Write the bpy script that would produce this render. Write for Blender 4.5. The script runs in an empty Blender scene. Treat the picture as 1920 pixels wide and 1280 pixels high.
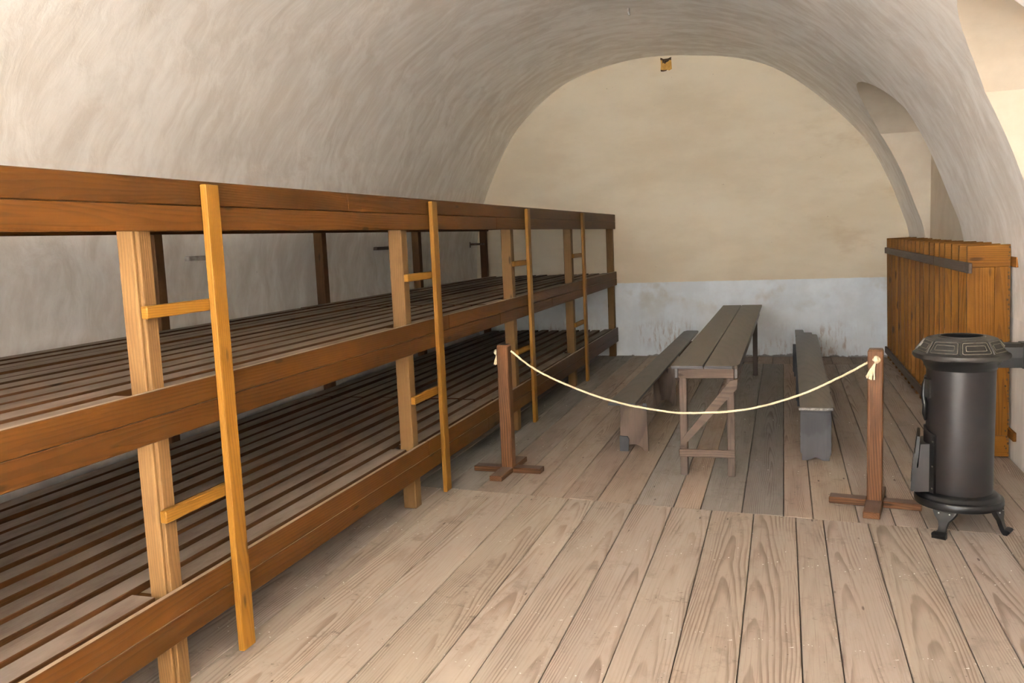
import bpy, bmesh, math, random
from mathutils import Vector, Matrix, noise as mnoise
random.seed(7)
sc = bpy.context.scene
COL = sc.collection
R = math.radians

# ------------------------------------------------------------------ camera
cam_d = bpy.data.cameras.new('camera')
cam = bpy.data.objects.new('camera', cam_d); COL.objects.link(cam)
cam_d.sensor_width = 36.0
cam_d.lens = 1604.9 / 1920 * 36.0
cam_d.clip_start = 0.05
yaw, pitch, roll = R(17.747), R(6.760), R(2.470)
fwd = Vector((-math.sin(yaw) * math.cos(pitch), math.cos(yaw) * math.cos(pitch), -math.sin(pitch)))
rgt = Vector((math.cos(yaw), math.sin(yaw), 0))
dwn = fwd.cross(rgt)
r2 = math.cos(roll) * rgt + math.sin(roll) * dwn
d2 = -math.sin(roll) * rgt + math.cos(roll) * dwn
m = Matrix((r2, -d2, -fwd)).transposed().to_4x4()
m.translation = (0, 0, 1.7)
cam.matrix_world = m
sc.camera = cam

# ------------------------------------------------------------------ world, light, exposure
w = bpy.data.worlds.new('sky'); sc.world = w; w.use_nodes = True
w.node_tree.nodes['Background'].inputs[0].default_value = (0.80, 0.89, 1.0, 1)
w.node_tree.nodes['Background'].inputs[1].default_value = 1.0
def area(name, loc, rot, sx, sy, power, col):
    d = bpy.data.lights.new(name, 'AREA'); d.shape = 'RECTANGLE'; d.size = sx; d.size_y = sy
    d.energy = power; d.color = col
    o = bpy.data.objects.new(name, d); COL.objects.link(o); o.location = loc; o.rotation_euler = rot
    return o
# daylight through the two tall windows of the end wall behind the viewer
area('daylight_main', (-2.90, -3.52, 2.15), (R(90), 0, 0), 1.4, 2.3, 75, (0.88, 0.94, 1.0))
area('daylight_side', (-1.05, -3.52, 2.15), (R(90), 0, 0), 1.3, 2.3, 60, (0.88, 0.94, 1.0))
# sun through the same windows falls on the boards behind the viewer and is thrown up at the vault
sd = bpy.data.lights.new('sun', 'SUN'); sd.energy = 820; sd.angle = R(.6); sd.color = (0.86, 0.94, 1.0)
so = bpy.data.objects.new('sun', sd); COL.objects.link(so); so.rotation_euler = (R(40), 0, R(-6))
sc.view_settings.view_transform = 'Standard'
sc.view_settings.look = 'None'
sc.view_settings.exposure = 2.03
sc.view_settings.gamma = 1.0
sc.view_settings.use_curve_mapping = False
sc.cycles.use_denoising = True
sc.cycles.max_bounces = 10
sc.cycles.diffuse_bounces = 8

# ------------------------------------------------------------------ node helper
def lin(c):
    return tuple((v / 12.92 if v <= 0.04045 else ((v + 0.055) / 1.055) ** 2.4) for v in (x / 255 for x in c)) + (1,)
class NT:
    def __init__(s, name):
        s.m = bpy.data.materials.new(name); s.m.use_nodes = True
        s.t = s.m.node_tree; s.b = s.t.nodes['Principled BSDF']
    def put(s, sock, v):
        if isinstance(v, bpy.types.NodeSocket): s.t.links.new(v, sock)
        elif v is not None:
            try: sock.default_value = v
            except Exception: sock.default_value = (v, v, v)
    def n(s, typ, ins=None, out=0, **kw):
        nd = s.t.nodes.new(typ)
        for k, v in kw.items(): setattr(nd, k, v)
        for k, v in (ins or {}).items(): s.put(nd.inputs[k], v)
        return nd.outputs[out]
    def math(s, op, a, b=None, c=None, clamp=False):
        ins = {0: a}
        if b is not None: ins[1] = b
        if c is not None: ins[2] = c
        return s.n('ShaderNodeMath', ins, operation=op, use_clamp=clamp)
    def vmul(s, v, xyz): return s.n('ShaderNodeVectorMath', {0: v, 1: xyz}, operation='MULTIPLY')
    def vadd(s, v, xyz): return s.n('ShaderNodeVectorMath', {0: v, 1: xyz}, operation='ADD')
    def noise(s, v, scale, detail=3, rough=.55, dist=0):
        return s.n('ShaderNodeTexNoise', {'Vector': v, 'Scale': scale, 'Detail': detail, 'Roughness': rough, 'Distortion': dist})
    def map(s, v, a, b, c=0., d=1.):
        return s.n('ShaderNodeMapRange', {0: v, 1: a, 2: b, 3: c, 4: d}, interpolation_type='SMOOTHSTEP')
    def mix(s, f, a, b, mode='MIX'):
        nd = s.t.nodes.new('ShaderNodeMix'); nd.data_type = 'RGBA'; nd.blend_type = mode
        s.put(nd.inputs[0], f); s.put(nd.inputs[6], a); s.put(nd.inputs[7], b)
        return nd.outputs[2]
    def bump(s, h, strength, dist=.01):
        s.put(s.b.inputs['Normal'], s.n('ShaderNodeBump', {'Height': h, 'Strength': strength, 'Distance': dist}))
    def fin(s, col, rough=.6, metal=0, spec=.35):
        s.put(s.b.inputs['Base Color'], col); s.put(s.b.inputs['Roughness'], rough)
        s.put(s.b.inputs['Metallic'], metal); s.put(s.b.inputs['Specular IOR Level'], spec)
        return s.m

# ------------------------------------------------------------------ materials
def wood(name, axis, base, late, light, freq=95, ring=.55, dust=None, dust_amt=0, rough=.55, spec=.3,
         knots=.09, var=.16, bump=.25, flecks=0, fib=.35, tint=False, tilt=.03, blot=.35, wavy=.010, patchy=.0):
    k = NT(name)
    tc = k.n('ShaderNodeTexCoord', out=3)
    oi = k.t.nodes.new('ShaderNodeObjectInfo'); rnd = oi.outputs['Random']; ocol = oi.outputs['Color']
    sep = k.t.nodes.new('ShaderNodeSeparateXYZ'); k.put(sep.inputs[0], tc)
    u, v, g = {'X': (1, 2, 0), 'Y': (0, 2, 1), 'Z': (0, 1, 2)}[axis]
    P = k.n('ShaderNodeCombineXYZ', {0: sep.outputs[u], 1: sep.outputs[v], 2: sep.outputs[g]})
    P = k.vadd(P, k.n('ShaderNodeCombineXYZ', {0: k.math('MULTIPLY', rnd, 37.3), 1: k.math('MULTIPLY', rnd, 11.7), 2: k.math('MULTIPLY', rnd, 53.1)}))
    # rings round an off-centre, slowly wandering pith: cathedral grain on the faces
    wob = k.noise(k.vmul(P, (2.0, 2.0, .40)), 1.0, 2)
    wob2 = k.noise(k.vmul(P, (8, 8, 1.6)), 1.0, 3)
    cu = k.math('MULTIPLY_ADD', wob, .20, -.10)
    su = k.math('ADD', k.math('ADD', sep.outputs[u], cu), k.math('MULTIPLY_ADD', rnd, .16, -.08))
    sv = k.math('ADD', k.math('ADD', sep.outputs[v], .055), k.math('MULTIPLY', sep.outputs[g], tilt))
    rr = k.math('SQRT', k.math('ADD', k.math('MULTIPLY', su, su), k.math('MULTIPLY', sv, sv)))
    rr = k.math('ADD', rr, k.math('MULTIPLY', wob2, wavy))
    fr = k.math('FRACT', k.math('MULTIPLY', rr, freq))
    lw = k.math('MULTIPLY', k.map(fr, .35, .86), k.math('SUBTRACT', 1., k.map(fr, .90, 1.0)))
    lw = k.math('MULTIPLY', lw, k.map(k.noise(k.vmul(P, (9, 9, 1.2)), 1.0, 2), .42, .62, 1 - patchy, 1.0))
    fine = k.noise(k.vmul(P, (140, 140, 2.5)), 1.0, 3, .6)
    broad = k.noise(k.vmul(P, (5, 5, .9)), 1.0, 4, .6)
    col = k.mix(k.math('MULTIPLY', lw, ring), base, late)
    col = k.mix(k.map(broad, .45, .75, 0, .55), col, light)
    col = k.mix(k.map(fine, .5, .8, 0, fib), col, late)
    b2 = k.noise(k.vmul(P, (3.2, 3.2, 1.1)), 2.3, 5, .65)
    col = k.mix(k.map(b2, .52, .72, 0, blot), col, late)
    vo = k.t.nodes.new('ShaderNodeTexVoronoi')
    k.put(vo.inputs['Vector'], k.vmul(P, (8.5, 8.5, 2.4))); k.put(vo.inputs['Scale'], 1.0)
    kd = k.math('ADD', vo.outputs['Distance'], k.math('MULTIPLY_ADD', fine, .06, -.03))
    kn = k.math('SUBTRACT', 1., k.map(kd, knots * .6, knots * 1.35))
    col = k.mix(k.math('MULTIPLY', kn, .8), col, tuple(x * .45 for x in late[:3]) + (1,))
    br = k.n('ShaderNodeHueSaturation', {'Hue': .5, 'Saturation': 1., 'Value': k.math('MULTIPLY_ADD', rnd, var * 2, 1 - var), 'Fac': 1., 'Color': col})
    col = br
    if tint: col = k.mix(1., col, ocol, 'MULTIPLY')
    if flecks:
        fl = k.noise(k.vadd(tc, (3.3, 1, 2)), 46, 2, .5)
        big = k.noise(tc, 1.7, 2)
        col = k.mix(k.math('MULTIPLY', k.map(fl, .70, .72), k.map(big, .5, .62)), col, lin((225, 222, 215)))
        sm = k.noise(k.vmul(P, (2.5, 2.5, 2.0)), 2.0, 6, .75)
        col = k.mix(k.map(sm, .54, .70, 0, .5), col, lin((104, 92, 82)))
        sc_ = k.noise(k.vmul(P, (16, 16, 22)), 1.0, 4, .7)
        col = k.mix(k.math('MULTIPLY', k.map(sc_, .60, .70, 0, .55), k.map(sm, .44, .58)), col, lin((84, 70, 58)))
        nl = k.noise(k.vadd(tc, (9, 4, 1)), 38, 1, .5)
        col = k.mix(k.map(nl, .77, .80, 0, .85), col, lin((62, 48, 40)))
    if dust is not None:
        nz = k.t.nodes.new('ShaderNodeSeparateXYZ'); k.put(nz.inputs[0], k.n('ShaderNodeNewGeometry', out=1))
        dn = k.noise(k.vmul(P, (7, 7, 2.0)), 1.0, 5, .65)
        f = k.math('MULTIPLY', k.map(nz.outputs[2], .8, .97), k.map(dn, .25, .65, dust_amt * .45, dust_amt))
        col = k.mix(f, col, dust)
    k.bump(k.math('ADD', k.math('MULTIPLY', lw, -.5), k.math('MULTIPLY', fine, .9)), bump, .004)
    return k.fin(col, rough, 0, spec)

_wm = {}
WOODS = {
 'rail':  dict(base=lin((73, 43, 12)), late=lin((46, 25, 6)), light=lin((93, 56, 16)), ring=.4, dust=lin((160, 144, 126)), dust_amt=.85, rough=.5, freq=85, spec=.14),
 'post':  dict(base=lin((107, 80, 47)), late=lin((73, 49, 27)), light=lin((122, 94, 59)), ring=.4, rough=.6, freq=90, spec=.15),
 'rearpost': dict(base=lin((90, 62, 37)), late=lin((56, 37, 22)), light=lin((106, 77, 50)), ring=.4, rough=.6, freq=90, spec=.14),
 'ladder': dict(base=lin((117, 80, 24)), late=lin((78, 50, 17)), light=lin((134, 95, 35)), ring=.4, rough=.5, freq=110, spec=.16),
 'slat':  dict(base=lin((68, 41, 18)), late=lin((41, 24, 12)), light=lin((88, 56, 25)), ring=.4, dust=lin((134, 122, 111)), dust_amt=.9, rough=.65, var=.24, spec=.12),
 'panel': dict(base=lin((111, 71, 17)), late=lin((71, 42, 10)), light=lin((126, 84, 26)), ring=.5, rough=.5, freq=80, knots=.12, var=.2, spec=.14),
 'batten': dict(base=lin((88, 74, 64)), late=lin((60, 50, 44)), light=lin((108, 94, 82)), ring=.4, rough=.65),
 'battenwarm': dict(base=lin((118, 76, 30)), late=lin((78, 48, 18)), light=lin((136, 91, 39)), ring=.4, rough=.6, spec=.14),
 'stand': dict(base=lin((85, 56, 34)), late=lin((37, 22, 14)), light=lin((103, 70, 44)), ring=.85, rough=.5, freq=85, dust=lin((92, 78, 72)), dust_amt=.8, fib=.7, patchy=.4, spec=.15),
 'table': dict(base=lin((74, 66, 58)), late=lin((50, 44, 38)), light=lin((89, 79, 69)), ring=.4, rough=.42, spec=.45, freq=90, var=.08),
 'tableleg': dict(base=lin((88, 75, 66)), late=lin((55, 44, 38)), light=lin((107, 95, 87)), ring=.5, rough=.7, freq=90, var=.1, spec=.15),
 'tableshade': dict(base=lin((74, 62, 56)), late=lin((50, 41, 37)), light=lin((88, 76, 69)), ring=.5, rough=.7, freq=90, var=.1),  # tableleg wood darkened: shade on the far legs put into the colour
 'greyleg': dict(base=lin((70, 70, 72)), late=lin((49, 48, 50)), light=lin((86, 85, 87)), ring=.5, rough=.75, freq=80, knots=.16, spec=.15),
 'floor': dict(base=lin((144, 132, 121)), late=lin((88, 67, 53)), light=lin((155, 145, 134)), ring=.62, rough=.72, spec=.25, freq=95, flecks=1, tint=True, var=.06, fib=.45, tilt=.022, knots=.05, blot=.25, wavy=.012, patchy=.85, bump=.35),
}
def WM(kind, axis):
    key = (kind, axis)
    if key not in _wm: _wm[key] = wood('wood_%s_%s' % (kind, axis.lower()), axis, **WOODS[kind])
    return _wm[key]

def plaster_vault():
    k = NT('limewashed_vault')
    tc = k.n('ShaderNodeTexCoord', out=3)
    warp = k.noise(tc, .9, 3)
    p = k.vadd(k.vmul(tc, (1.6, 4.0, 1.6)), k.vmul(k.n('ShaderNodeCombineXYZ', {0: warp, 1: warp, 2: warp}), (2.2, 3, 2.2)))
    st = k.noise(p, 1.5, 6, .66)
    big = k.noise(tc, .75, 4, .6)
    f = k.math('ADD', k.math('MULTIPLY', st, .75), k.math('MULTIPLY', big, .45))
    col = k.mix(k.map(f, .43, .77), lin((228, 221, 211)), lin((251, 248, 242)))
    spots = k.noise(tc, 22, 2)
    col = k.mix(k.map(spots, .79, .83, 0, .5), col, lin((150, 138, 122)))
    grain = k.noise(tc, 60, 3)
    k.bump(k.math('ADD', k.math('MULTIPLY', st, 1.0), k.math('MULTIPLY', grain, .08)), .26, .02)
    return k.fin(col, .9, 0, .15)
def plaster_side():
    k = NT('limewash_side_walls')
    tc = k.n('ShaderNodeTexCoord', out=3)
    st = k.noise(k.vmul(tc, (4, 4, 1.3)), 1.6, 5, .6)
    col = k.mix(k.map(st, .35, .7), lin((228, 225, 221)), lin((245, 243, 239)))
    k.bump(k.math('ADD', st, k.math('MULTIPLY', k.noise(tc, 70, 3), .12)), .14, .015)
    return k.fin(col, .9, 0, .15)
def plaster_back():
    k = NT('two_tone_end_wall')
    tc = k.n('ShaderNodeTexCoord', out=3)
    sp = k.t.nodes.new('ShaderNodeSeparateXYZ'); k.put(sp.inputs[0], tc)
    x, y, z = sp.outputs
    big = k.noise(k.vmul(tc, (.6, 1, 1.5)), 1.2, 5, .6)
    up = k.mix(k.map(big, .35, .68), lin((214, 200, 175)), lin((224, 212, 189)))
    # damp tan blotches in the upper coat, most on the right
    tan = k.math('MULTIPLY', k.map(k.noise(k.vmul(tc, (.8, 1, 1.9)), 1.5, 5, .62), .53, .72), k.map(x, -.9, .9, .06, .5))
    up = k.mix(tan, up, lin((194, 172, 140)))
    lo = k.mix(k.map(k.noise(tc, 2.4, 5, .6), .38, .7), lin((222, 228, 232)), lin((236, 243, 248)))
    zz = k.math('ADD', z, k.math('MULTIPLY_ADD', k.noise(tc, 14, 3), .012, -.006))
    # streaked brown soiling low on the dado and specks
    st = k.noise(k.vmul(tc, (26, 10, 5)), 1.0, 5, .7)
    pa = k.noise(tc, 1.1, 3, .5)
    soil = k.math('MULTIPLY', k.math('MULTIPLY', k.map(st, .48, .66), k.map(pa, .44, .62)), k.math('SUBTRACT', 1., k.map(z, .18, .62)))
    lo = k.mix(k.math('MULTIPLY', soil, .7), lo, lin((150, 112, 84)))
    ochre = k.math('MULTIPLY', k.map(k.noise(tc, 2.0, 4), .52, .7), k.map(z, .4, .95))
    lo = k.mix(k.math('MULTIPLY', ochre, .5), lo, lin((178, 160, 124)))
    col = k.mix(k.math('SUBTRACT', 1., k.map(zz, 1.024, 1.034)), up, lo)
    spk = k.noise(tc, 30, 2)
    col = k.mix(k.map(spk, .77, .80, 0, .7), col, lin((120, 84, 60)))
    # broken grey render along the foot of the wall
    ft = k.math('ADD', z, k.math('MULTIPLY_ADD', k.noise(k.vmul(tc, (3, 3, 3)), 1.6, 4), .22, -.11))
    col = k.mix(k.math('SUBTRACT', 1., k.map(ft, .012, .03)), col, lin((142, 140, 138)))
    k.bump(k.math('ADD', k.math('MULTIPLY', big, .6), k.math('MULTIPLY', k.noise(tc, 55, 4), .15)), .12, .015)
    return k.fin(col, .9, 0, .15)
def plain(name, c, rough=.6, metal=0, spec=.3, nz=0, nscale=20, c2=None, bump=0):
    k = NT(name)
    tc = k.n('ShaderNodeTexCoord', out=3)
    n = k.noise(tc, nscale, 5, .6)
    col = k.mix(k.map(n, .35, .68), lin(c), lin(c2 or tuple(int(v * .8) for v in c)))
    if bump: k.bump(n, bump, .005)
    return k.fin(col, rough, metal, spec)
M_NICHE = plain('dimmed_cream_niche', (214, 202, 183), .9, 0, .15, nscale=3, c2=(205, 192, 172), bump=.05)  # niche cream darkened in colour to offset the strong light on its reveals
M_VAULT, M_SIDE, M_BACK = plaster_vault(), plaster_side(), plaster_back()
M_SUB = plain('dark_subfloor', (38, 32, 28), .95)
M_IRON = plain('black_brown_cast_iron', (33, 29, 29), .40, .2, .38, nscale=9, c2=(27, 24, 25), bump=.15)
M_IRON2 = plain('dark_cast_iron', (22, 22, 23), .36, .35, .5, nscale=18, c2=(29, 28, 28), bump=.12)
M_TOP = plain('grey_worn_iron', (38, 36, 34), .44, .3, .5, nscale=14, c2=(47, 44, 41), bump=.2)
M_LINE = plain('worn_iron_edge', (120, 114, 102), .45, .4, .5, nscale=40, c2=(96, 90, 80))
M_STEEL = plain('bright_rivet', (190, 190, 188), .3, .8, .5)
M_SOOT = plain('soot', (12, 11, 11), .95)
M_ROPE = plain('pale_hemp', (232, 216, 184), .85, 0, .2, nscale=160, c2=(208, 188, 150), bump=.4)
M_OCHRE = plain('ochre_plaster', (206, 160, 84), .9, nscale=22, c2=(186, 138, 66), bump=.3)
M_CHAR = plain('charred_wood', (48, 38, 30), .9, nscale=40, c2=(92, 70, 48))
M_LIME = plain('limewashed_timber', (178, 172, 166), .85, nscale=25, c2=(150, 142, 134))
M_RUST = plain('rusty_strap', (112, 94, 80), .75, .3, nscale=40, c2=(80, 62, 50))
M_WORN = plain('worn_bare_edge', (150, 145, 140), .8, 0, .2, nscale=60, c2=(104, 98, 92))
M_GLASS = NT('window_glass'); M_GLASS.b.inputs['Transmission Weight'].default_value = 1.0
M_GLASS = M_GLASS.fin((.95, .97, 1, 1), .05)

# ------------------------------------------------------------------ mesh / object helpers
def link(name, me, parent=None, loc=(0, 0, 0), rot=(0, 0, 0), **props):
    o = bpy.data.objects.new(name, me); COL.objects.link(o)
    o.location = loc; o.rotation_euler = rot
    if parent: o.parent = parent
    for k, v in props.items(): o[k] = v
    return o
def thing(name, loc, label, cat, rot=(0, 0, 0), group=None):
    o = link(name, None, None, loc, rot, label=label, category=cat)
    o.empty_display_size = .1
    if group: o['group'] = group
    return o
def mesh(name, vs, fs, mat, smooth=None):
    me = bpy.data.meshes.new(name); me.from_pydata([tuple(v) for v in vs], [], fs); me.update()
    bm = bmesh.new(); bm.from_mesh(me); bmesh.ops.recalc_face_normals(bm, faces=bm.faces); bm.to_mesh(me); bm.free()
    if mat: me.materials.append(mat)
    if smooth is not None:
        me.polygons.foreach_set('use_smooth', [True] * len(me.polygons))
        me.set_sharp_from_angle(angle=R(smooth))
    return me
_bc = {}
def box_me(sx, sy, sz, kind, ch=.004, mat=None):
    """box centred on its origin with chamfered edges; grain runs along the longest side"""
    key = (round(sx, 4), round(sy, 4), round(sz, 4), kind, ch, mat.name if mat else None)
    if key in _bc: return _bc[key]
    ax = 'XYZ'[max(range(3), key=lambda i: (sx, sy, sz)[i])]
    h = (sx / 2, sy / 2, sz / 2); c = min(ch, min(h) * .4)
    vs, idx = [], {}
    for sgx in (-1, 1):
        for sgy in (-1, 1):
            for sgz in (-1, 1):
                s = (sgx, sgy, sgz)
                for a in range(3):   # vertex lying on face of axis a
                    p = [s[i] * (h[i] if i == a else h[i] - c) for i in range(3)]
                    idx[(s, a)] = len(vs); vs.append(p)
    fs = []
    S = (-1, 1)
    for a in range(3):
        b, d = [(1, 2), (2, 0), (0, 1)][a]
        for sa in S:
            q = []
            for sb, sd in ((-1, -1), (1, -1), (1, 1), (-1, 1)):
                s = [0, 0, 0]; s[a], s[b], s[d] = sa, sb, sd; q.append(idx[(tuple(s), a)])
            fs.append(q)
    for a in range(3):               # edge chamfers along axis a
        b, d = [(1, 2), (2, 0), (0, 1)][a]
        for sb in S:
            for sd in S:
                q = []
                for sa, ff in ((-1, b), (1, b), (1, d), (-1, d)):
                    s = [0, 0, 0]; s[a], s[b], s[d] = sa, sb, sd; q.append(idx[(tuple(s), ff)])
                fs.append(q)
    for sgx in S:
        for sgy in S:
            for sgz in S:
                fs.append([idx[((sgx, sgy, sgz), a)] for a in range(3)])
    me = mesh('box', vs, fs, mat or WM(kind, ax))
    _bc[key] = me
    return me
def box(name, lo, hi, kind, parent=None, ch=.004, mat=None, rot=(0, 0, 0), **props):
    """box between two corners given in the parent's coordinates"""
    s = [hi[i] - lo[i] for i in range(3)]
    return link(name, box_me(*s, kind, ch, mat), parent, [(hi[i] + lo[i]) / 2 for i in range(3)], rot, **props)
def prism(name, pts, axis, t0, t1, mat, parent=None, loc=(0, 0, 0), rot=(0, 0, 0), **props):
    """polygon extruded along an axis; pts are in the two other axes in x,y,z order"""
    n = len(pts); vs = []
    for t in (t0, t1):
        for a, b in pts:
            vs.append({'X': (t, a, b), 'Y': (a, t, b), 'Z': (a, b, t)}[axis])
    fs = [list(range(n)), list(range(2 * n - 1, n - 1, -1))] + [[i, (i + 1) % n, n + (i + 1) % n, n + i] for i in range(n)]
    return link(name, mesh(name, vs, fs, mat), parent, loc, rot, **props)
def tube_data(pts, rad, seg=6, closed=False, lobes=0, twist=0, squash=None):
    pts = [Vector(p) for p in pts]; n = len(pts); vs, fs = [], []
    up = Vector((0, 0, 1)); L = 0
    prev = None
    for i, p in enumerate(pts):
        a = pts[(i - 1) % n] if (closed or i) else p; b = pts[(i + 1) % n] if (closed or i < n - 1) else p
        t = (b - a).normalized()
        if prev is None:
            u = t.orthogonal().normalized()
        else:
            u = (prev - t * prev.dot(t)).normalized()
        prev = u; v = t.cross(u)
        if i: L += (p - pts[i - 1]).length
        r = rad[i] if isinstance(rad, (list, tuple)) else rad
        for j in range(seg):
            an = 2 * math.pi * j / seg
            rr = r * (1 + (.16 * math.cos(lobes * (an - L * twist)) if lobes else 0))
            vs.append(p + (u * math.cos(an) + v * math.sin(an)) * rr)
    for i in range(n if closed else n - 1):
        for j in range(seg):
            a, b = i * seg + j, i * seg + (j + 1) % seg
            c, d = ((i + 1) % n) * seg + (j + 1) % seg, ((i + 1) % n) * seg + j
            fs.append([a, b, c, d])
    if not closed:
        fs.append(list(range(seg))[::-1]); fs.append([(n - 1) * seg + j for j in range(seg)])
    return vs, fs
def join(parts):
    vs, fs = [], []
    for v, f in parts:
        k = len(vs); vs += list(v); fs += [[i + k for i in q] for q in f]
    return vs, fs
def lathe_data(prof, seg=48, rfun=None, cap0=True, cap1=True, a0=0., a1=2 * math.pi):
    full = abs(a1 - a0 - 2 * math.pi) < 1e-6
    n = seg if full else seg + 1; vs, fs = [], []
    for r, z in prof:
        for j in range(n):
            an = a0 + (a1 - a0) * j / seg
            rr = r * (rfun(an, z) if rfun else 1)
            vs.append((rr * math.cos(an), rr * math.sin(an), z))
    for i in range(len(prof) - 1):
        for j in range(seg):
            k2 = (j + 1) % n
            fs.append([i * n + j, i * n + k2, (i + 1) * n + k2, (i + 1) * n + j])
    if full and cap0: fs.append(list(range(n))[::-1])
    if full and cap1: fs.append([(len(prof) - 1) * n + j for j in range(n)])
    return vs, fs
def catmull(pts, per=6):
    out = []; n = len(pts)
    P = [Vector(p) for p in pts]
    for i in range(n - 1):
        p0, p1, p2, p3 = P[max(i - 1, 0)], P[i], P[i + 1], P[min(i + 2, n - 1)]
        for s in range(per):
            t = s / per
            out.append(.5 * ((2 * p1) + (p2 - p0) * t + (2 * p0 - 5 * p1 + 4 * p2 - p3) * t * t + (-p0 + 3 * p1 - 3 * p2 + p3) * t ** 3))
    out.append(P[-1])
    return out

# ------------------------------------------------------------------ room shell
Y0, YW = -3.6, lambda x: 11.956 - .047 * (x + 1.72)
XL, XR = -4.37, 1.545
floor = box('floor', (XL - .3, Y0 - .3, -.12), (XR + .3, 12.5, -.028), None, mat=M_SUB, kind_='x')
del floor['kind_']; floor['kind'] = 'structure'
FO = floor.location.copy()

PROFILE = [(-4.37, 1.0), (-4.365, 1.25), (-4.345, 1.6), (-4.29, 1.93), (-4.21, 2.238), (-4.038, 2.637), (-3.724, 3.163), (-3.384, 3.508),
           (-2.977, 3.793), (-2.586, 3.941), (-2.206, 4.022), (-1.837, 4.059), (-1.476, 4.057), (-1.124, 4.028), (-.779, 3.973),
           (-.442, 3.888), (-.111, 3.755), (.214, 3.548), (.534, 3.272), (.849, 2.947), (1.08, 2.619), (1.274, 2.224),
           (1.411, 1.853), (1.48, 1.651), (1.53, 1.35), (1.545, 1.0)]
prof = [(p.x, p.y) for p in catmull([(a, b, 0) for a, b in PROFILE], 3)]
# vault: a solid of masonry whose underside is a slightly uneven barrel
NY = 80; ys = [Y0 - .3 + (12.5 - Y0 + .3) * j / NY for j in range(NY + 1)]
np_ = len(prof); vs, fs = [], []
for y in ys:
    for i, (x, z) in enumerate(prof):
        q = Vector((x * .9, y * .9, z * .9))
        d = .012 * mnoise.noise(q) + .006 * mnoise.noise(q * 2.7)
        nx, nz = -(x + 1.4), -(z - 1.1); L = math.hypot(nx, nz)
        d *= min(1, max(0, z - 1.0) * 2)
        vs.append((x + nx / L * d, y, z + nz / L * d))
for j in range(NY):
    for i in range(np_ - 1):
        fs.append([j * np_ + i, j * np_ + i + 1, (j + 1) * np_ + i + 1, (j + 1) * np_ + i])
ob = len(vs); OUT = [(XL - .35, 1.0), (XL - .35, 4.5), (XR + .35, 4.5), (XR + .35, 1.0)]
for y in (ys[0], ys[-1]):
    for x, z in OUT: vs.append((x, y, z))
e0, e1 = ob, ob + 4
fs.append([i for i in range(np_ - 1, -1, -1)] + [e0, e0 + 1, e0 + 2, e0 + 3])
fs.append([NY * np_ + i for i in range(np_)] + [e1 + 3, e1 + 2, e1 + 1, e1])
for a in range(3): fs.append([e0 + a, e1 + a, e1 + a + 1, e0 + a + 1])
fs.append([j * np_ for j in range(NY + 1)] + [e1, e0])
fs.append([j * np_ + np_ - 1 for j in range(NY, -1, -1)] + [e0 + 3, e1 + 3])
vault = link('ceiling', mesh('vault', vs, fs, M_VAULT), kind='structure')
# lunettes: arched recesses that cut into the right haunch of the vault
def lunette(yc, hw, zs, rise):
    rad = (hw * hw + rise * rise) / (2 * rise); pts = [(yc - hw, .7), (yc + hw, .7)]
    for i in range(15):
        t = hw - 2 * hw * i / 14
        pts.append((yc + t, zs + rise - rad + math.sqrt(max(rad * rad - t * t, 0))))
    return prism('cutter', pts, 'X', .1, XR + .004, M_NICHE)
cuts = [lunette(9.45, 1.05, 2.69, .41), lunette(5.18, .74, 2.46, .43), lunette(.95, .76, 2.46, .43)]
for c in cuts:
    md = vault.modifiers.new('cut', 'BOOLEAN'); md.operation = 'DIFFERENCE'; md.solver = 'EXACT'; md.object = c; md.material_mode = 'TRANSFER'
dg = bpy.context.evaluated_depsgraph_get()
nm = bpy.data.meshes.new_from_object(vault.evaluated_get(dg))
vault.modifiers.clear(); vault.data = nm
nm.polygons.foreach_set('use_smooth', [True] * len(nm.polygons)); nm.set_sharp_from_angle(angle=R(32))
for c in cuts: bpy.data.objects.remove(c)

wl = box('wall_left', (XL - .35, Y0 - .3, -.03), (XL, 12.5, 1.02), None, mat=M_SIDE, ch=.001); wl['kind'] = 'structure'
wr = box('wall_right', (XR, Y0 - .3, -.03), (XR + .35, 12.5, 1.02), None, mat=M_SIDE, ch=.001); wr['kind'] = 'structure'
q = [(XL - .3, YW(XL - .3)), (XR + .3, YW(XR + .3)), (XR + .3, 12.6), (XL - .3, 12.6)]
wb = prism('wall_back', q, 'Z', -.03, 4.4, M_BACK); wb['kind'] = 'structure'
# end wall behind the viewer, with two tall openings that let the daylight in
def near_wall():
    xs = [XL - .3, -3.6, -2.2, -1.7, -.4, XR + .3]; parts = []
    for i in range(5):
        spans = [(-.03, 1.0), (3.3, 4.4)] if i in (1, 3) else [(-.03, 4.4)]
        for a, b in spans:
            v = [(x, y, z) for x in (xs[i], xs[i + 1]) for y in (Y0 - .3, Y0) for z in (a, b)]
            parts.append((v, [[0, 1, 3, 2], [4, 6, 7, 5], [0, 4, 5, 1], [2, 3, 7, 6], [0, 2, 6, 4], [1, 5, 7, 3]]))
    return join(parts)
wf = link('wall_front', mesh('wall_front', *near_wall(), M_SIDE), kind='structure')
for n_, (xa, xb) in enumerate(((-3.6, -2.2), (-1.7, -.4))):
    wn = thing('window_%d' % (n_ + 1), ((xa + xb) / 2, Y0 - .2, 2.15), 'x', 'x'); del wn['label']; del wn['category']; wn['kind'] = 'structure'
    hw = (xb - xa) / 2
    for a, b in (((-hw, -.03, -1.15), (hw, .03, -1.09)), ((-hw, -.03, 1.09), (hw, .03, 1.15)), ((-hw, -.03, -1.09), (-hw + .06, .03, 1.09)),
                 ((hw - .06, -.03, -1.09), (hw, .03, 1.09)), ((-.03, -.03, -1.09), (.03, .03, 1.09))):
        box('window_frame', a, b, 'batten', wn)

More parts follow.
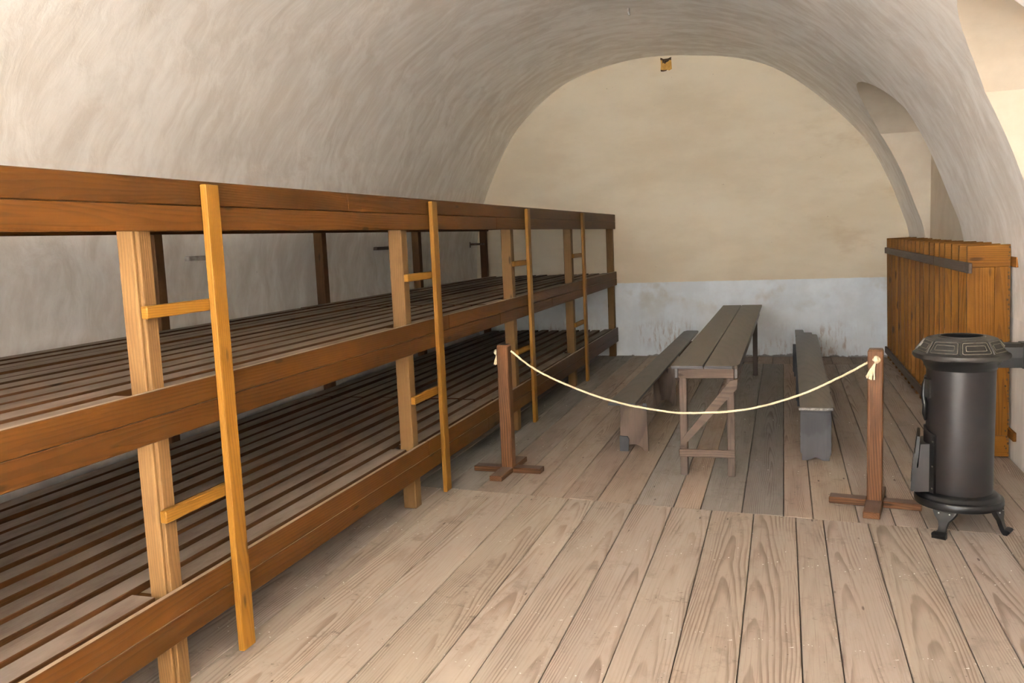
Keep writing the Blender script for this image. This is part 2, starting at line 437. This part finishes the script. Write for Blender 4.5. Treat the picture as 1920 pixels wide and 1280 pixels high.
# ------------------------------------------------------------------ floor boards
def board(x0, x1, ya, yb, tint, zoff=0.):
    """ya/yb: (y at x0, y at x1) of the two ends; worn arrises, own thickness"""
    cx, cy = (x0 + x1) / 2, (sum(ya) + sum(yb)) / 4
    g = .0022; c = .0035
    P = [(x0 + g, ya[0]), (x1 - g, ya[1]), (x1 - g, yb[1]), (x0 + g, yb[0])]
    I = [(x0 + g + c, ya[0] + c), (x1 - g - c, ya[1] + c), (x1 - g - c, yb[1] - c), (x0 + g + c, yb[0] - c)]
    vs = [(a - cx, b - cy, -.027) for a, b in P] + [(a - cx, b - cy, -c) for a, b in P] + [(a - cx, b - cy, 0) for a, b in I]
    fs = [[3, 2, 1, 0]] + [[i, (i + 1) % 4, 4 + (i + 1) % 4, 4 + i] for i in range(4)] + [[4 + i, 4 + (i + 1) % 4, 8 + (i + 1) % 4, 8 + i] for i in range(4)] + [[8, 9, 10, 11]]
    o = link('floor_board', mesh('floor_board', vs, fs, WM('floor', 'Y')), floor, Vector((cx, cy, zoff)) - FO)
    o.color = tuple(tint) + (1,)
    return o
SEAM = lambda x: 5.262 - .098 * (x + .9)
near_x = [-4.36, -4.1, -3.85, -3.6, -3.35, -3.1, -2.85, -2.6, -2.29, -2.15, -1.886, -1.645, -1.35, -1.172, -.912, -.672, -.426, -.178,
          .062, .213, .455, .706, .868, 1.108, 1.34, 1.54]
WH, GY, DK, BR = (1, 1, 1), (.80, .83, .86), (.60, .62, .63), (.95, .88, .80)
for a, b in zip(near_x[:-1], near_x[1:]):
    j = random.uniform(.95, 1.03) * (1.24 - .34 * min(1, max(0, (a + 1.5) / 2))); t = [j * v for v in (WH if a > -2.2 else (.80, .79, .79))]  # tint paints in a light gradient: boards lighter to the left, darker right
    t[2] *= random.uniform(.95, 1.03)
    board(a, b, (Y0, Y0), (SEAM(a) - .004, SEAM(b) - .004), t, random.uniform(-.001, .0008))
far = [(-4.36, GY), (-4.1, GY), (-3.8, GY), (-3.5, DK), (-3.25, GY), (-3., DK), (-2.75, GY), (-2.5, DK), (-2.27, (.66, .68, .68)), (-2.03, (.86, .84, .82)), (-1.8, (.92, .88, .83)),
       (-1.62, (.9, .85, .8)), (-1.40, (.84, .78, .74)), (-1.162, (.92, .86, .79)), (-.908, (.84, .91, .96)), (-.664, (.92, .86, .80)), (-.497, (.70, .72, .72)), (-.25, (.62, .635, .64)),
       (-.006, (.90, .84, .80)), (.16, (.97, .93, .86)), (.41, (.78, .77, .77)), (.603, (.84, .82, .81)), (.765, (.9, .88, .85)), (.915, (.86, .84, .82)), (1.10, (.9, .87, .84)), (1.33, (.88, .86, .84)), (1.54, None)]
for (a, t), (b, _) in zip(far[:-1], far[1:]):
    end = 11.22 if -.6 < (a + b) / 2 < 1.2 else None
    yb = (end, end) if end else (YW(a) - .002, YW(b) - .002)
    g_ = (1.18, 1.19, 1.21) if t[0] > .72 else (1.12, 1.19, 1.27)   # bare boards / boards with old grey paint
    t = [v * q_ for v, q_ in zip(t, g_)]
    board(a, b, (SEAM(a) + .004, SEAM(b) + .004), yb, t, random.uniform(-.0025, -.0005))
hdr = [-.664 + .01, -.34, -.14, .07, .36, .58, .82, 1.1]
hdr[0] = -.497
for a, b in zip(hdr[:-1], hdr[1:]):
    board(a, b, (11.228, 11.228), (YW(a) - .002, YW(b) - .002), random.choice([(.86, .8, .76), (.8, .76, .74), (.9, .85, .8)]), -.001)

# ------------------------------------------------------------------ bunk
bunk = thing('bunk_bed', (-3.2, 4.0, 0), 'long three-tier stained wooden bunk with slatted decks along the left wall', 'bunk')
BO = bunk.location
def bb(name, lo, hi, kind, parent=None, **kw):
    p = parent or bunk
    o = BO if p is bunk else BO + p.location
    return box(name, [lo[i] - o[i] for i in range(3)], [hi[i] - o[i] for i in range(3)], kind, p, **kw)
YE = 11.93
PY = [-1.75, .42, 2.595, 4.918, 7.175, 9.42, 11.875]
for y in PY:
    if 2 < y < 3:
        bb('post', (-2.36, y + .017, 0), (-2.288, y + .095, 1.95), 'post', ch=.004)
        bb('post_facing', (-2.2878, y + .029, 0), (-2.27, y + .095, 1.95), 'post', ch=.003)
    else: bb('post', (-2.36, y, 0), (-2.27, y + .088, 1.95), 'post', ch=.005)
for y in PY[:-1] + [11.83]:
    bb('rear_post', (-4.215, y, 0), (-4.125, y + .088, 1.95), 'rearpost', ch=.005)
LEV = [(.206, .406), (1.005, 1.197), (1.79, 1.989)]
JOIN = [((5.1, 9.3), (6.3, 9.9)), ((5.57, 10.1), (6.71, 8.4)), ((4.2, 9.0), (6.72, 10.4))]
for (z0, z1), (ju, jl) in zip(LEV, JOIN):
    zm = (z0 + z1) / 2
    for (a, b), js in (((zm + .001, z1), ju), ((z0, zm - .001), jl)):
        cut = [-1.8, 1.3] + list(js) + [11.965]
        for y0, y1 in zip(cut[:-1], cut[1:]):
            d = random.uniform(-.0012, .0012)
            bb('rail_board', (-2.268, y0 + .0008, a), (-2.24 + d, y1 - .0008, b), 'rail', ch=.003)
    bb('rear_rail', (-4.123, -1.8, z0 + .05), (-4.095, 11.9, z1 - .07), 'rail', ch=.003)
    zt = z1 - .014
    for y in PY[:-1] + [11.80]:
        yy = y + .09 if y < 11 else y - .09
        bb('joist', (-4.10, yy, zt - .037 - .085), (-2.272, yy + .05, zt - .0375), 'rail', ch=.003)
    bb('joist', (-4.10, 6.595, zt - .037 - .085), (-2.272, 6.665, zt - .0375), 'rail', ch=.003)
    n = 12; x0 = -2.312
    for i in range(n):
        wdt = .108 + random.uniform(-.007, .007)
        xa = x0 - i * .1505 + random.uniform(-.004, .004)
        for (ya, yb) in ((-1.75, .95), (.962, 6.62), (6.632, 11.80)):
            dz = random.uniform(-.004, .004); yj = random.uniform(-.012, .012)
            if i == 0:
                # the front slats butt between the posts
                segs = []
                ps = [y for y in PY if ya - .2 < y < yb + .2]
                cur = ya
                for y in ps:
                    if y > cur: segs.append((cur, y - .012))
                    cur = y + .1
                if cur < yb: segs.append((cur, yb))
            else: segs = [(ya, yb + yj)]
            xo = random.uniform(-.006, .006)
            for sa, sb in segs:
                lx = wdt
                bb('slat', (round(xa - lx + xo, 3), sa, zt - .032 + dz), (round(xa + xo, 3), sb, zt + dz), 'slat', ch=.003)
# ladders: an upright plank before the rails, rungs nailed between it and the post
for y in PY[2:6]:
    ys0 = {2.595: 2.957, 4.918: 5.298, 7.175: 7.525, 9.42: 9.79}[y]
    up = bb('ladder_upright', (-2.2385, ys0, 0), (-2.208, ys0 + .086, 1.975), 'ladder', ch=.004, label='bright orange-stained upright of the ladder')
    for za, zb in ((1.466, 1.514), (.683, .733)):
        bb('rung', (-2.2695, y + .004, za), (-2.2405, ys0 + .05, zb), 'ladder', up, ch=.004)

# ------------------------------------------------------------------ table
tab = thing('trestle_table', (-.50, 8.3, 0), 'long narrow dark plank table with braced trestle legs between two benches', 'table', rot=(0, 0, R(-.41)))
TW = WM('table', 'Y')
def tb(name, lo, hi, kind, parent=tab, **kw):
    o = (-.515, 8.3, 0)
    return box(name, [lo[i] - o[i] for i in range(3)], [hi[i] - o[i] for i in range(3)], kind, parent, **kw)
tb('tabletop_board', (-.745, 5.905, .768), (-.5262, 10.80, .790), 'table', ch=.005)
# right board with the broken front corner
pts = [(-.517 + .515, -2.395), (-.333 + .515, -2.395), (-.318 + .515, -2.372), (-.300 + .515, -2.362), (-.287 + .515, -2.30), (-.285 + .515, 2.50), (-.517 + .515, 2.50)]
prism('tabletop_board', pts, 'Z', .768, .790, TW, tab)
tb('apron', (-.70, 5.945, .697), (-.324, 5.967, .766), 'tableleg')
tb('apron', (-.70, 10.36, .697), (-.324, 10.382, .766), 'tableleg')
tb('side_apron', (-.725, 5.944, .697), (-.7015, 10.384, .766), 'table')
tb('side_apron', (-.3225, 5.944, .697), (-.299, 10.384, .766), 'table')
for y in (5.969, 10.30):
    for x in (-.699, -.376):
        tb('leg', (x, y, 0), (x + .052, y + .058, .766), 'tableleg' if y < 8 else 'tableshade', ch=.005)
tb('stretcher', (-.705, 5.944, .138), (-.322, 5.967, .193), 'tableleg', ch=.005)
tb('stretcher', (-.705, 10.36, .150), (-.322, 10.382, .205), 'tableshade', ch=.005)
for y0, s in ((5.944, 1),):
    pts = [(-.700, .205), (-.668, .207), (-.645, .245), (-.305, .625), (-.300, .692), (-.350, .682), (-.685, .262)]
    prism('brace', [((a + .515) * s, b) for a, b in pts], 'Y', y0 - 8.3, y0 - 8.3 + .022, WM('tableleg', 'X'), tab, label='reddish diagonal brace')

# ------------------------------------------------------------------ benches
bl = thing('plank_bench', (-1.21, 8.9, 0), 'dark plank bench on arched board legs left of the table', 'bench')
def arch_leg(x0, x1, zt, arch, feet=.035):
    c = (x0 + x1) / 2; hw = (x1 - x0) / 2; pts = [(x0, 0), (x0 + feet, 0)]
    a = hw - feet
    for i in range(9):
        t = math.pi * (1 - i / 8); pts.append((c + a * math.cos(t), arch * math.sin(t)))
    pts += [(x1 - feet, 0), (x1, 0), (x1 - .008, zt), (x0 + .012, zt)]
    return pts
LG = WM('tableleg', 'Z')
pts = [(-1.327, 6.575), (-1.112, 6.555), (-1.084, 11.55), (-1.10, 11.585), (-1.235, 11.60), (-1.272, 11.50)]
prism('seat', [(a + 1.21, b - 8.9) for a, b in pts], 'Z', .372, .392, TW, bl)
for y in (6.60, 8.44, 10.6):
    prism('leg', [(a + 1.21, b) for a, b in arch_leg(-1.247, -1.022, .371, .055)], 'Y', y - 8.9, y - 8.9 + .024, LG, bl)
# cleat nailed on the split foot of the first leg, and the side rail
prism('foot_patch', [(-1.245 + 1.21, 0), (-1.178 + 1.21, 0), (-1.172 + 1.21, .095), (-1.182 + 1.21, .118), (-1.245 + 1.21, .122)], 'Y', 6.578 - 8.9, 6.599 - 8.9, WM('greyleg', 'Z'), bl, label='grey nailed repair block')
box('side_rail', (-1.247 + 1.21, 6.63 - 8.9, .30), (-1.23 + 1.21, 11.3 - 8.9, .370), 'table', bl)
box('edge_cleat', (-1.06 + 1.21, 6.596 - 8.9, .33), (-1.028 + 1.21, 6.5985 - 8.9, .385), 'greyleg', bl, ch=.001)

br = thing('plank_bench', (.235, 8.9, 0), 'grey-brown plank bench with a ragged broken far end right of the table', 'bench')
pts = [(.110, 6.468), (.300, 6.455), (.340, 6.478), (.345, 7.1), (.352, 7.12), (.366, 9.3), (.372, 9.34), (.383, 10.93), (.372, 10.99), (.332, 11.0), (.328, 11.19), (.240, 11.20), (.234, 11.46), (.226, 11.50), (.142, 11.51), (.136, 11.48), (.134, 10.9), (.146, 10.87), (.142, 10.74), (.132, 10.72)]
prism('seat', [(a - .235, b - 8.9) for a, b in pts], 'Z', .376, .400, WM('table', 'Y'), br)
GL = WM('greyleg', 'Z')
for y, x0, x1 in ((6.495, .112, .325), (8.5, .108, .33), (10.25, .097, .345)):
    n_ = (x0 + x1) / 2
    pts = [(x0 + .012, 0), (n_ - .055, -0.0), (n_ - .02, .016), (n_, .024), (n_ + .03, .010), (n_ + .05, 0), (x1 - .012, 0), (x1 - .010, .03), (x1, .05), (x1, .374), (x0, .374), (x0, .06), (x0 + .01, .05)]
    prism('leg', [(a - .235, b) for a, b in pts], 'Y', y - 8.9, y - 8.9 + .028, GL, br)
box('top_cleat', (.114 - .235, 6.486 - 8.9, .345), (.323 - .235, 6.494 - 8.9, .3755), 'greyleg', br, ch=.001)

box('worn_edge', (.306 - .44, 6.4535 - 8.9, .381), (.335 - .235, 6.4655 - 8.9, .3985), None, br, mat=M_WORN, ch=.004, label='whitish worn front edge')
box('worn_edge', (-1.325 + 1.21, 6.549 - 8.9, .3735), (-1.114 + 1.21, 6.5545 - 8.9, .3905), 'greyleg', bl, ch=.003, label='greyed sawn end of the seat')
box('worn_edge', (-.743 + .515, 5.900 - 8.3, .7695), (-.525 + .515, 5.9045 - 8.3, .7885), 'greyleg', tab, ch=.003, label='greyed sawn end of the top')
box('worn_edge', (-.516 + .515, 5.899 - 8.3, .7695), (-.336 + .515, 5.9045 - 8.3, .7885), 'greyleg', tab, ch=.003, label='greyed sawn end of the top')

# ------------------------------------------------------------------ rope barrier
def rope_stand(cx, cy, h, ang, label):
    t = thing('rope_stand', (cx, cy, 0), label, 'rope post', rot=(0, 0, ang), group='wooden rope stands')
    # square post with chamfered arrises and a bevelled head
    s, c = .043, .006; ring = lambda k, z: [(x * k, y * k, z) for x, y in ((-s, -s + c), (-s + c, -s), (s - c, -s), (s, -s + c), (s, s - c), (s - c, s), (-s + c, s), (-s, s - c))]
    vs = ring(1, .0395) + ring(1, h - .014) + ring(.86, h); fs = [list(range(8))[::-1], list(range(16, 24))]
    for a in (0, 8): fs += [[a + i, a + (i + 1) % 8, a + 8 + (i + 1) % 8, a + 8 + i] for i in range(8)]
    link('post', mesh('post', vs, fs, WM('stand', 'Z')), t)
    box('base_arm', (-.26, -.047, 0), (-.0475, .047, .039), 'stand', t)
    box('base_arm', (.0475, -.047, 0), (.26, .047, .039), 'stand', t)
    box('base_bar', (-.047, -.285, 0), (.047, .285, .0392), 'stand', t)
    return t
rope_stand(-1.950, 5.886, .946, R(-2), 'dark stained square rope post on a cross base beside the bunk')
rope_stand(.524, 5.488, .962, R(-9), 'dark stained square rope post on a cross base beside the stove')
rp = [(-2.0, 5.892, .895), (-1.896, 5.888, .897), (-1.722, 5.858, .776), (-1.479, 5.818, .669), (-1.126, 5.758, .563), (-.79, 5.702, .514), (-.574, 5.666, .511), (-.23, 5.608, .554),
      (.094, 5.554, .663), (.341, 5.512, .793), (.477, 5.489, .876), (.535, 5.458, .903), (.523, 5.436, .905)]
rope = thing('barrier_rope', (-.7, 5.69, 0), 'cream twisted rope sagging between the two wooden posts', 'rope')
RO = rope.location
cp = [p - RO for p in catmull(rp[1:-1], 14)]
link('cord', mesh('cord', *tube_data(cp, .0068, 9, lobes=3, twist=150), M_ROPE, 60), rope)
def knot(p, ax):
    parts = []
    for k in range(3):
        pts = []
        for i in range(12):
            a = 2 * math.pi * i / 12
            v = Vector((math.cos(a) * .016, math.sin(a) * .016, .004 * math.sin(2 * a + k)))
            v = Matrix.Rotation(k * 1.1 + .4, 3, 'X') @ Matrix.Rotation(k * .8, 3, 'Y') @ v
            pts.append(Vector(p) + v)
        parts.append(tube_data(pts, .0085, 6, closed=True))
    return join(parts)
def tassel(p, d, length, n, spread):
    parts = []; rnd = random.Random(int(p[0] * 1000))
    for k in range(n):
        q = Vector(p); pts = [q.copy()]
        dv = Vector(d) + Vector((rnd.uniform(-1, 1), rnd.uniform(-.4, .4), rnd.uniform(-.3, .3))) * spread
        for i in range(6):
            dv += Vector((rnd.uniform(-1, 1) * .16, rnd.uniform(-1, 1) * .08, -.08)); q = q + dv.normalized() * length / 6 * rnd.uniform(.8, 1.05)
            pts.append(q.copy())
        parts.append(tube_data(pts, [.0045] * 6 + [.0055], 5))
    return join(parts)
link('knot', mesh('knot', *knot(Vector((-2.006, 5.892, .888)) - RO, 0), M_ROPE, 60), rope)
link('tassel', mesh('tassel', *tassel(Vector((-2.006, 5.89, .875)) - RO, (-.12, 0, -1), .085, 6, .28), M_ROPE, 60), rope)
link('knot', mesh('knot', *knot(Vector((.523, 5.433, .903)) - RO, 0), M_ROPE, 60), rope)
link('tassel', mesh('tassel', *tassel(Vector((.520, 5.428, .893)) - RO, (-.40, -.03, -1), .12, 8, .20), M_ROPE, 60), rope)

# ------------------------------------------------------------------ row of board panels by the right wall
ORD = ['nearest', 'second', 'third', 'fourth', 'fifth', 'sixth', 'seventh', 'eighth', 'ninth', 'tenth', 'eleventh', 'twelfth', 'thirteenth', 'fourteenth', 'fifteenth', 'sixteenth', 'seventeenth', 'eighteenth', 'farthest']
PYS = [6.79, 7.07, 7.36, 7.63, 7.90, 8.16, 8.45, 8.72, 8.99, 9.25, 9.56, 9.84, 10.10, 10.37, 10.62, 10.88, 11.20, 11.50, 11.70]
def holes(seed):
    rnd = random.Random(seed); parts = []
    z = .03
    while z < 1.5:
        x, r = .268 - abs(rnd.gauss(0, .012)), rnd.uniform(.003, .0075)
        c = (min(x, .265), -.0283, z)
        vs = [(c[0] + r * math.cos(a), c[1], c[2] + r * 1.3 * math.sin(a)) for a in [2 * math.pi * i / 7 for i in range(7)]]
        vs2 = [(v[0], c[1] + .001, v[2]) for v in vs]
        parts.append((vs + vs2, [list(range(7)), list(range(13, 6, -1))] + [[i, (i + 1) % 7, 7 + (i + 1) % 7, 7 + i] for i in range(7)]))
        z += rnd.uniform(.012, .05)
    return join(parts)
for i, y in enumerate(PYS):
    if i == 0: lab = 'nearest upright yellow-brown board panel of the row behind the stove, its whole face showing'
    elif i == len(PYS) - 1: lab = 'farthest upright yellow-brown board panel of the row, against the end wall'
    else: lab = 'upright yellow-brown board panel by the right wall, %s from the near end of the row' % ORD[i]
    p = thing('board_panel', (1.256 + random.uniform(-.004, .004), y, 0), lab, 'panel', rot=(0, R(-.75), 0), group='board panels standing in a row along the right wall')
    hh = 1.521 + random.uniform(-.004, .004)
    zs = 0 if i else 0.0
    box('board', (0, -.02, .156), (.172, .012, 1.365), 'panel', p, ch=.002)
    box('board', (.173, -.02, .156), (.272, .012, 1.365), 'panel', p, ch=.002)
    box('head_piece', (0, -.027, 1.366), (.272, .014, hh), 'panel', p, ch=.002)
    box('foot_piece', (0, -.027, .004), (.272, .014, .155), 'panel', p, ch=.002)
    if i == 0:
        h_ = link('edge_knots', mesh('edge_knots', *holes(3), M_CHAR), p); h_['kind'] = 'stuff'
def batten(lo, hi, kind, label, extra=None):
    c = [(lo[i] + hi[i]) / 2 for i in range(3)]
    t = thing('batten', (c[0], c[1], lo[2]), label, 'batten')
    o = t.location
    cuts = [lo[1]] + (extra or []) + [hi[1]]
    for a, b in zip(cuts[:-1], cuts[1:]):
        dx = random.uniform(0, .003)
        box('lath', (lo[0] - o[0] - dx, a + .001 - o[1], lo[2] - o[2]), (hi[0] - o[0], b - .001 - o[1], hi[2] - o[2]), kind, t, ch=.003)
batten((1.212, 6.56, 1.335), (1.234, 11.70, 1.407), 'batten', 'weathered dark batten across the left edges of the board panels near their tops', [6.72, 8.0, 9.7])
batten((1.226, 6.70, .076), (1.249, 11.72, .155), 'batten', 'weathered dark batten across the left edges of the board panels near the floor', [8.75])
batten((1.513, 6.62, 1.366), (1.537, 11.60, 1.436), 'battenwarm', 'brown batten end jutting from behind the nearest panel near its top', [9.0])
batten((1.521, 6.62, .150), (1.543, 11.60, .215), 'battenwarm', 'brown batten end jutting from behind the nearest panel near the floor', [9.0])

# ------------------------------------------------------------------ stove
st = thing('iron_stove', (.93, 5.19, 0), 'black cast-iron cylindrical stove with an open round top and curved feet', 'stove')
oct8 = lambda an, k=.55: 1 - k + k * math.cos(math.pi / 8) / math.cos(((an + math.pi / 4 + .2) % (math.pi / 4)) - math.pi / 8)
prof_b = [(.168, .195), (.170, .215), (.171, .5), (.1725, .74), (.173, .905), (.173, .93)]
link('body', mesh('body', *lathe_data(prof_b, 64), M_IRON, 40), st)
prof_base = [(.10, .128), (.21, .128), (.224, .134), (.226, .142), (.226, .168), (.222, .174), (.212, .176), (.205, .180), (.198, .192), (.188, .200), (.178, .203), (.168, .210), (.10, .210)]
link('base_ring', mesh('base_ring', *lathe_data(prof_base, 64), M_IRON2, 35), st)
prof_col = [(.168, .893), (.176, .894), (.180, .905), (.187, .915), (.190, .93), (.205, .945), (.215, .958), (.12, .958)]
link('collar', mesh('collar', *lathe_data(prof_col, 64), M_IRON2, 35), st)
prof_top = [(.20, .951), (.236, .949), (.244, .953), (.246, .961), (.244, .974), (.238, .979), (.228, .984), (.180, 1.050), (.174, 1.056), (.166, 1.059), (.120, 1.061), (.117, 1.067), (.108, 1.068), (.104, 1.062), (.102, 1.0), (.10, .953)]
def rtop(an, z):
    k = .75 if z > .988 else .45
    return oct8(an, k) if z < 1.0685 and z > .9595 else 1
prof_top = [(r, z + .008) for r, z in prof_top]
link('top_plate', mesh('top_plate', *lathe_data(prof_top, 96, rtop, False, False), M_TOP, 28), st)
link('fire_hole', mesh('fire_hole', *lathe_data([(.1055, 1.0725), (.1005, 1.066), (.0995, .965), (.0, .962)], 40, None, False, False), M_SOOT), st, label='sooty black opening in the top')
# raised line ornaments on each facet of the sloping top
def slope_pt(an, t):
    z = .988 + (1.046 - .988) * t; r = (.2255 + (.183 - .2255) * t) * oct8(an, .75) + .0012
    return Vector((r * math.cos(an), r * math.sin(an), z + .0092))
for s in range(8):
    a0 = -math.pi / 8 - .2 + math.pi / 4 * s
    parts = []
    for da, t0, t1 in ((.335, .02, .97), (.255, .28, .72)):
        pts = []
        def corner(a, t, sa, stt):
            for q in range(4):
                th = math.pi / 2 * q / 3; pts.append(None)
        loop = []
        for sa, sb in ((-1, 0), (1, 0), (1, 1), (-1, 1)):
            loop.append((sa * da, t1 if sb else t0))
        n_ = 8
        for q in range(4):
            (aa, ta), (ab, tb_) = loop[q], loop[(q + 1) % 4]
            for e in range(n_):
                f_ = .06 + .88 * e / (n_ - 1)
                pts.append((aa + (ab - aa) * f_, ta + (tb_ - ta) * f_))
        P = [slope_pt(a0 + a, t) for a, t in [p for p in pts if p]]
        parts.append(tube_data(P, .0018, 5, closed=True))
    link('relief_panel', mesh('relief_panel', *join(parts), M_LINE, 60), st)
    # ridge between two facets
    ar = a0 + math.pi / 8
    link('ridge', mesh('ridge', *tube_data([slope_pt(ar, t) + Vector((0, 0, -.002)) for t in (-.02, .25, .5, .75, 1.02)], .0055, 6), M_TOP, 50), st)
# feet
def foot(an, ext=1.):
    secs = [(.196, .135, .062, .012), (.204, .120, .060, .013), (.214, .098, .046, .013), (.222, .075, .026, .012), (.232, .050, .020, .012), (.246, .028, .020, .012), (.262, .017, .026, .013), (.266, .016, .034, .0155), (.300, .0145, .036, .0145), (.304, .012, .034, .012)]
    secs = [(.2 + (r - .2) * ext, z, hw, hd) for r, z, hw, hd in secs]
    rings = []; n = len(secs)
    for i, (r, z, hw, hd) in enumerate(secs):
        a, b = secs[max(i - 1, 0)], secs[min(i + 1, n - 1)]
        t = Vector((b[0] - a[0], b[1] - a[1])).normalized(); nn = Vector((t.y, -t.x))
        rings.append([(r + nn.x * hd * s, hw * e, max(z + nn.y * hd * s, .0)) for s, e in ((-1, -1), (-1, 1), (1, 1), (1, -1))])
    vs = [p for q_ in rings for p in q_]; fs = [[3, 2, 1, 0], [4 * n - 4 + j for j in range(4)]]
    for i in range(n - 1): fs += [[4 * i + j, 4 * i + (j + 1) % 4, 4 * i + 4 + (j + 1) % 4, 4 * i + 4 + j] for j in range(4)]
    f = link('leg', mesh('leg', vs, fs, M_IRON2, 40), st, rot=(0, 0, an))
    v, q_ = join([tube_data([(.213, s * .028, .118), (.2225, s * .028, .121)], .004, 8) for s in (-1, 1)])
    link('bolt', mesh('bolt', v, q_, M_STEEL), f)
for an, ext in ((-118, 1.), (-28, .62), (66, .8)): foot(R(an), ext)
# ash door on the side that faces the room
AD = R(172)
def arcstrip(r0, r1, z0, z1, a0, a1, seg=14, zf=None):
    vs, fs = [], []
    for j in range(seg + 1):
        a = a0 + (a1 - a0) * j / seg; f_ = abs(2 * j / seg - 1)
        zz = z1 + (zf(f_) if zf else 0)
        for r, z in ((r0, z0), (r1, z0), (r1, zz), (r0, zz)): vs.append((r * math.cos(a), r * math.sin(a), z))
    for j in range(seg):
        for k in range(4): fs.append([4 * j + k, 4 * j + (k + 1) % 4, 4 * j + 4 + (k + 1) % 4, 4 * j + 4 + k])
    fs += [[0, 1, 2, 3], [4 * seg + k for k in (3, 2, 1, 0)]]
    return vs, fs
fr = link('door_frame', mesh('door_frame', *arcstrip(.165, .1815, .205, .535, R(-47), R(47), 16, lambda f: .035 * (1 - f)), M_IRON, 40), st, rot=(0, 0, AD))
link('frame_strip', mesh('frame_strip', *arcstrip(.18, .1875, .207, .532, R(41), R(47), 2), M_IRON2, 40), fr)
link('frame_strip', mesh('frame_strip', *arcstrip(.18, .1875, .207, .532, R(-47), R(-41), 2), M_IRON2, 40), fr)
v, q_ = join([tube_data([(.187 * math.cos(R(s)), .187 * math.sin(R(s)), z), (.1905 * math.cos(R(s)), .1905 * math.sin(R(s)), z)], .005, 8) for s in (44, -44) for z in (.235, .36, .50)])
link('rivet', mesh('rivet', v, q_, M_LINE), fr)
hp = [(.15, .208), (.224, .200), (.219, .33), (.206, .345), (.196, .475), (.15, .48)]
prism('ash_chute', hp, 'Y', -.105, .105, M_IRON, st, rot=(0, 0, AD))
dp = [(.222, .212), (.238, .205), (.244, .215), (.226, .40), (.213, .522), (.199, .52), (.204, .42), (.212, .36)]
dr = prism('ash_door', dp, 'Y', -.118, .118, M_IRON2, st, rot=(0, 0, AD))
prism('door_panel', [(.240, .25), (.244, .25), (.2295, .41), (.224, .41)], 'Y', -.07, .07, M_IRON, dr)
# small upper poking door with its latch
link('poke_door', mesh('poke_door', *arcstrip(.170, .1815, .625, .845, R(-30), R(6), 8), M_IRON2, 40), st, rot=(0, 0, R(178)))
lt = link('latch', mesh('latch', *arcstrip(.172, .186, .735, .838, R(8), R(26), 3), M_TOP, 40), st, rot=(0, 0, R(178)))
link('hinge', mesh('hinge', *tube_data([(.18, .03, .84), (.186, .02, .80), (.189, .03, .74), (.182, .04, .69), (.185, .03, .64), (.176, .02, .60)], [.008, .011, .013, .012, .01, .006], 8), M_IRON2, 50), st, rot=(0, 0, R(178)))
# flue pipe to the wall
px = [(-.066, .905), (.066, .905), (.068, .96), (.062, 1.015), (.03, 1.032), (-.03, 1.032), (-.062, 1.015), (-.068, .96)]
fl = prism('flue_pipe', px, 'X', .165, .612, M_IRON2, st)
prism('flue_sleeve', [(a * 1.07, .965 + (b - .965) * 1.07) for a, b in px], 'X', .285, .60, M_IRON2, fl)
v, q_ = join([tube_data([(.30, -.0715, z), (.30, -.0775, z)], .0045, 8) for z in (.925, .985, 1.01)])
link('rivet', mesh('rivet', v, q_, M_STEEL), fl)

# ------------------------------------------------------------------ small things on the walls and vault
t = thing('timber_stub', (-4.325, 5.685, 1.645), 'pale limewashed timber stub set in the left wall near the front', 'wall timber')
box('stub', (-.045, -.195, 0), (.03, .195, .036), None, t, mat=M_LIME, ch=.006)
t = thing('timber_stub', (-4.315, 8.93, 1.650), 'dark weathered timber stub set in the left wall behind the second post', 'wall timber')
box('stub', (-.045, -.28, 0), (.03, .28, .036), 'batten', t, ch=.006)
t = thing('iron_strap', (-4.20, 11.72, 1.645), 'thin rusty iron strap round the rearmost bunk post by the corner', 'strap')
box('band', (-.12, -.012, 0), (.10, -.004, .03), None, t, mat=M_RUST, ch=.002)
box('hook', (-.125, -.02, -.03), (-.117, .004, .05), None, t, mat=M_RUST, ch=.002)
t = thing('ceiling_peg', (-1.54, 9.3, 4.035), 'small pale peg sticking out of the vault crown', 'peg')
link('shank', mesh('shank', *tube_data([(0, 0, .04), (.004, 0, -.02), (.012, 0, -.05)], [.013, .014, .008], 7), M_LIME, 50), t)
# bare ochre patch where the plaster has fallen from the top of the end wall
WP = Vector((-1.487, 0, 3.95)); WP.y = YW(WP.x)
pt = prism('bare_patch', [(-.074, -.078), (-.03, -.085), (.02, -.078), (.04, -.088), (.066, -.075), (.078, -.07), (.072, .02), (.068, .07), (.03, .055), (0, .03), (-.03, .05), (-.05, .072), (-.074, .065), (-.068, 0)], 'Y', -.004, .02, M_OCHRE, wb, WP, (0, 0, -.047), label='ochre patch of bare plaster')
prism('charred_edge', [(-.076, .066), (-.05, .05), (-.045, .01), (-.03, .02), (-.012, .0), (.0, .02), (.028, .03), (.05, .05), (.07, .045), (.072, .085), (.03, .07), (-.03, .068), (-.07, .09)], 'Y', -.010, .0, M_CHAR, pt)
prism('charred_edge', [(-.074, -.07), (-.03, -.076), (0, -.078), (.012, -.07), (.004, -.088), (-.04, -.094), (-.07, -.09)], 'Y', -.010, .0, M_CHAR, pt)
bpy.context.view_layer.update()
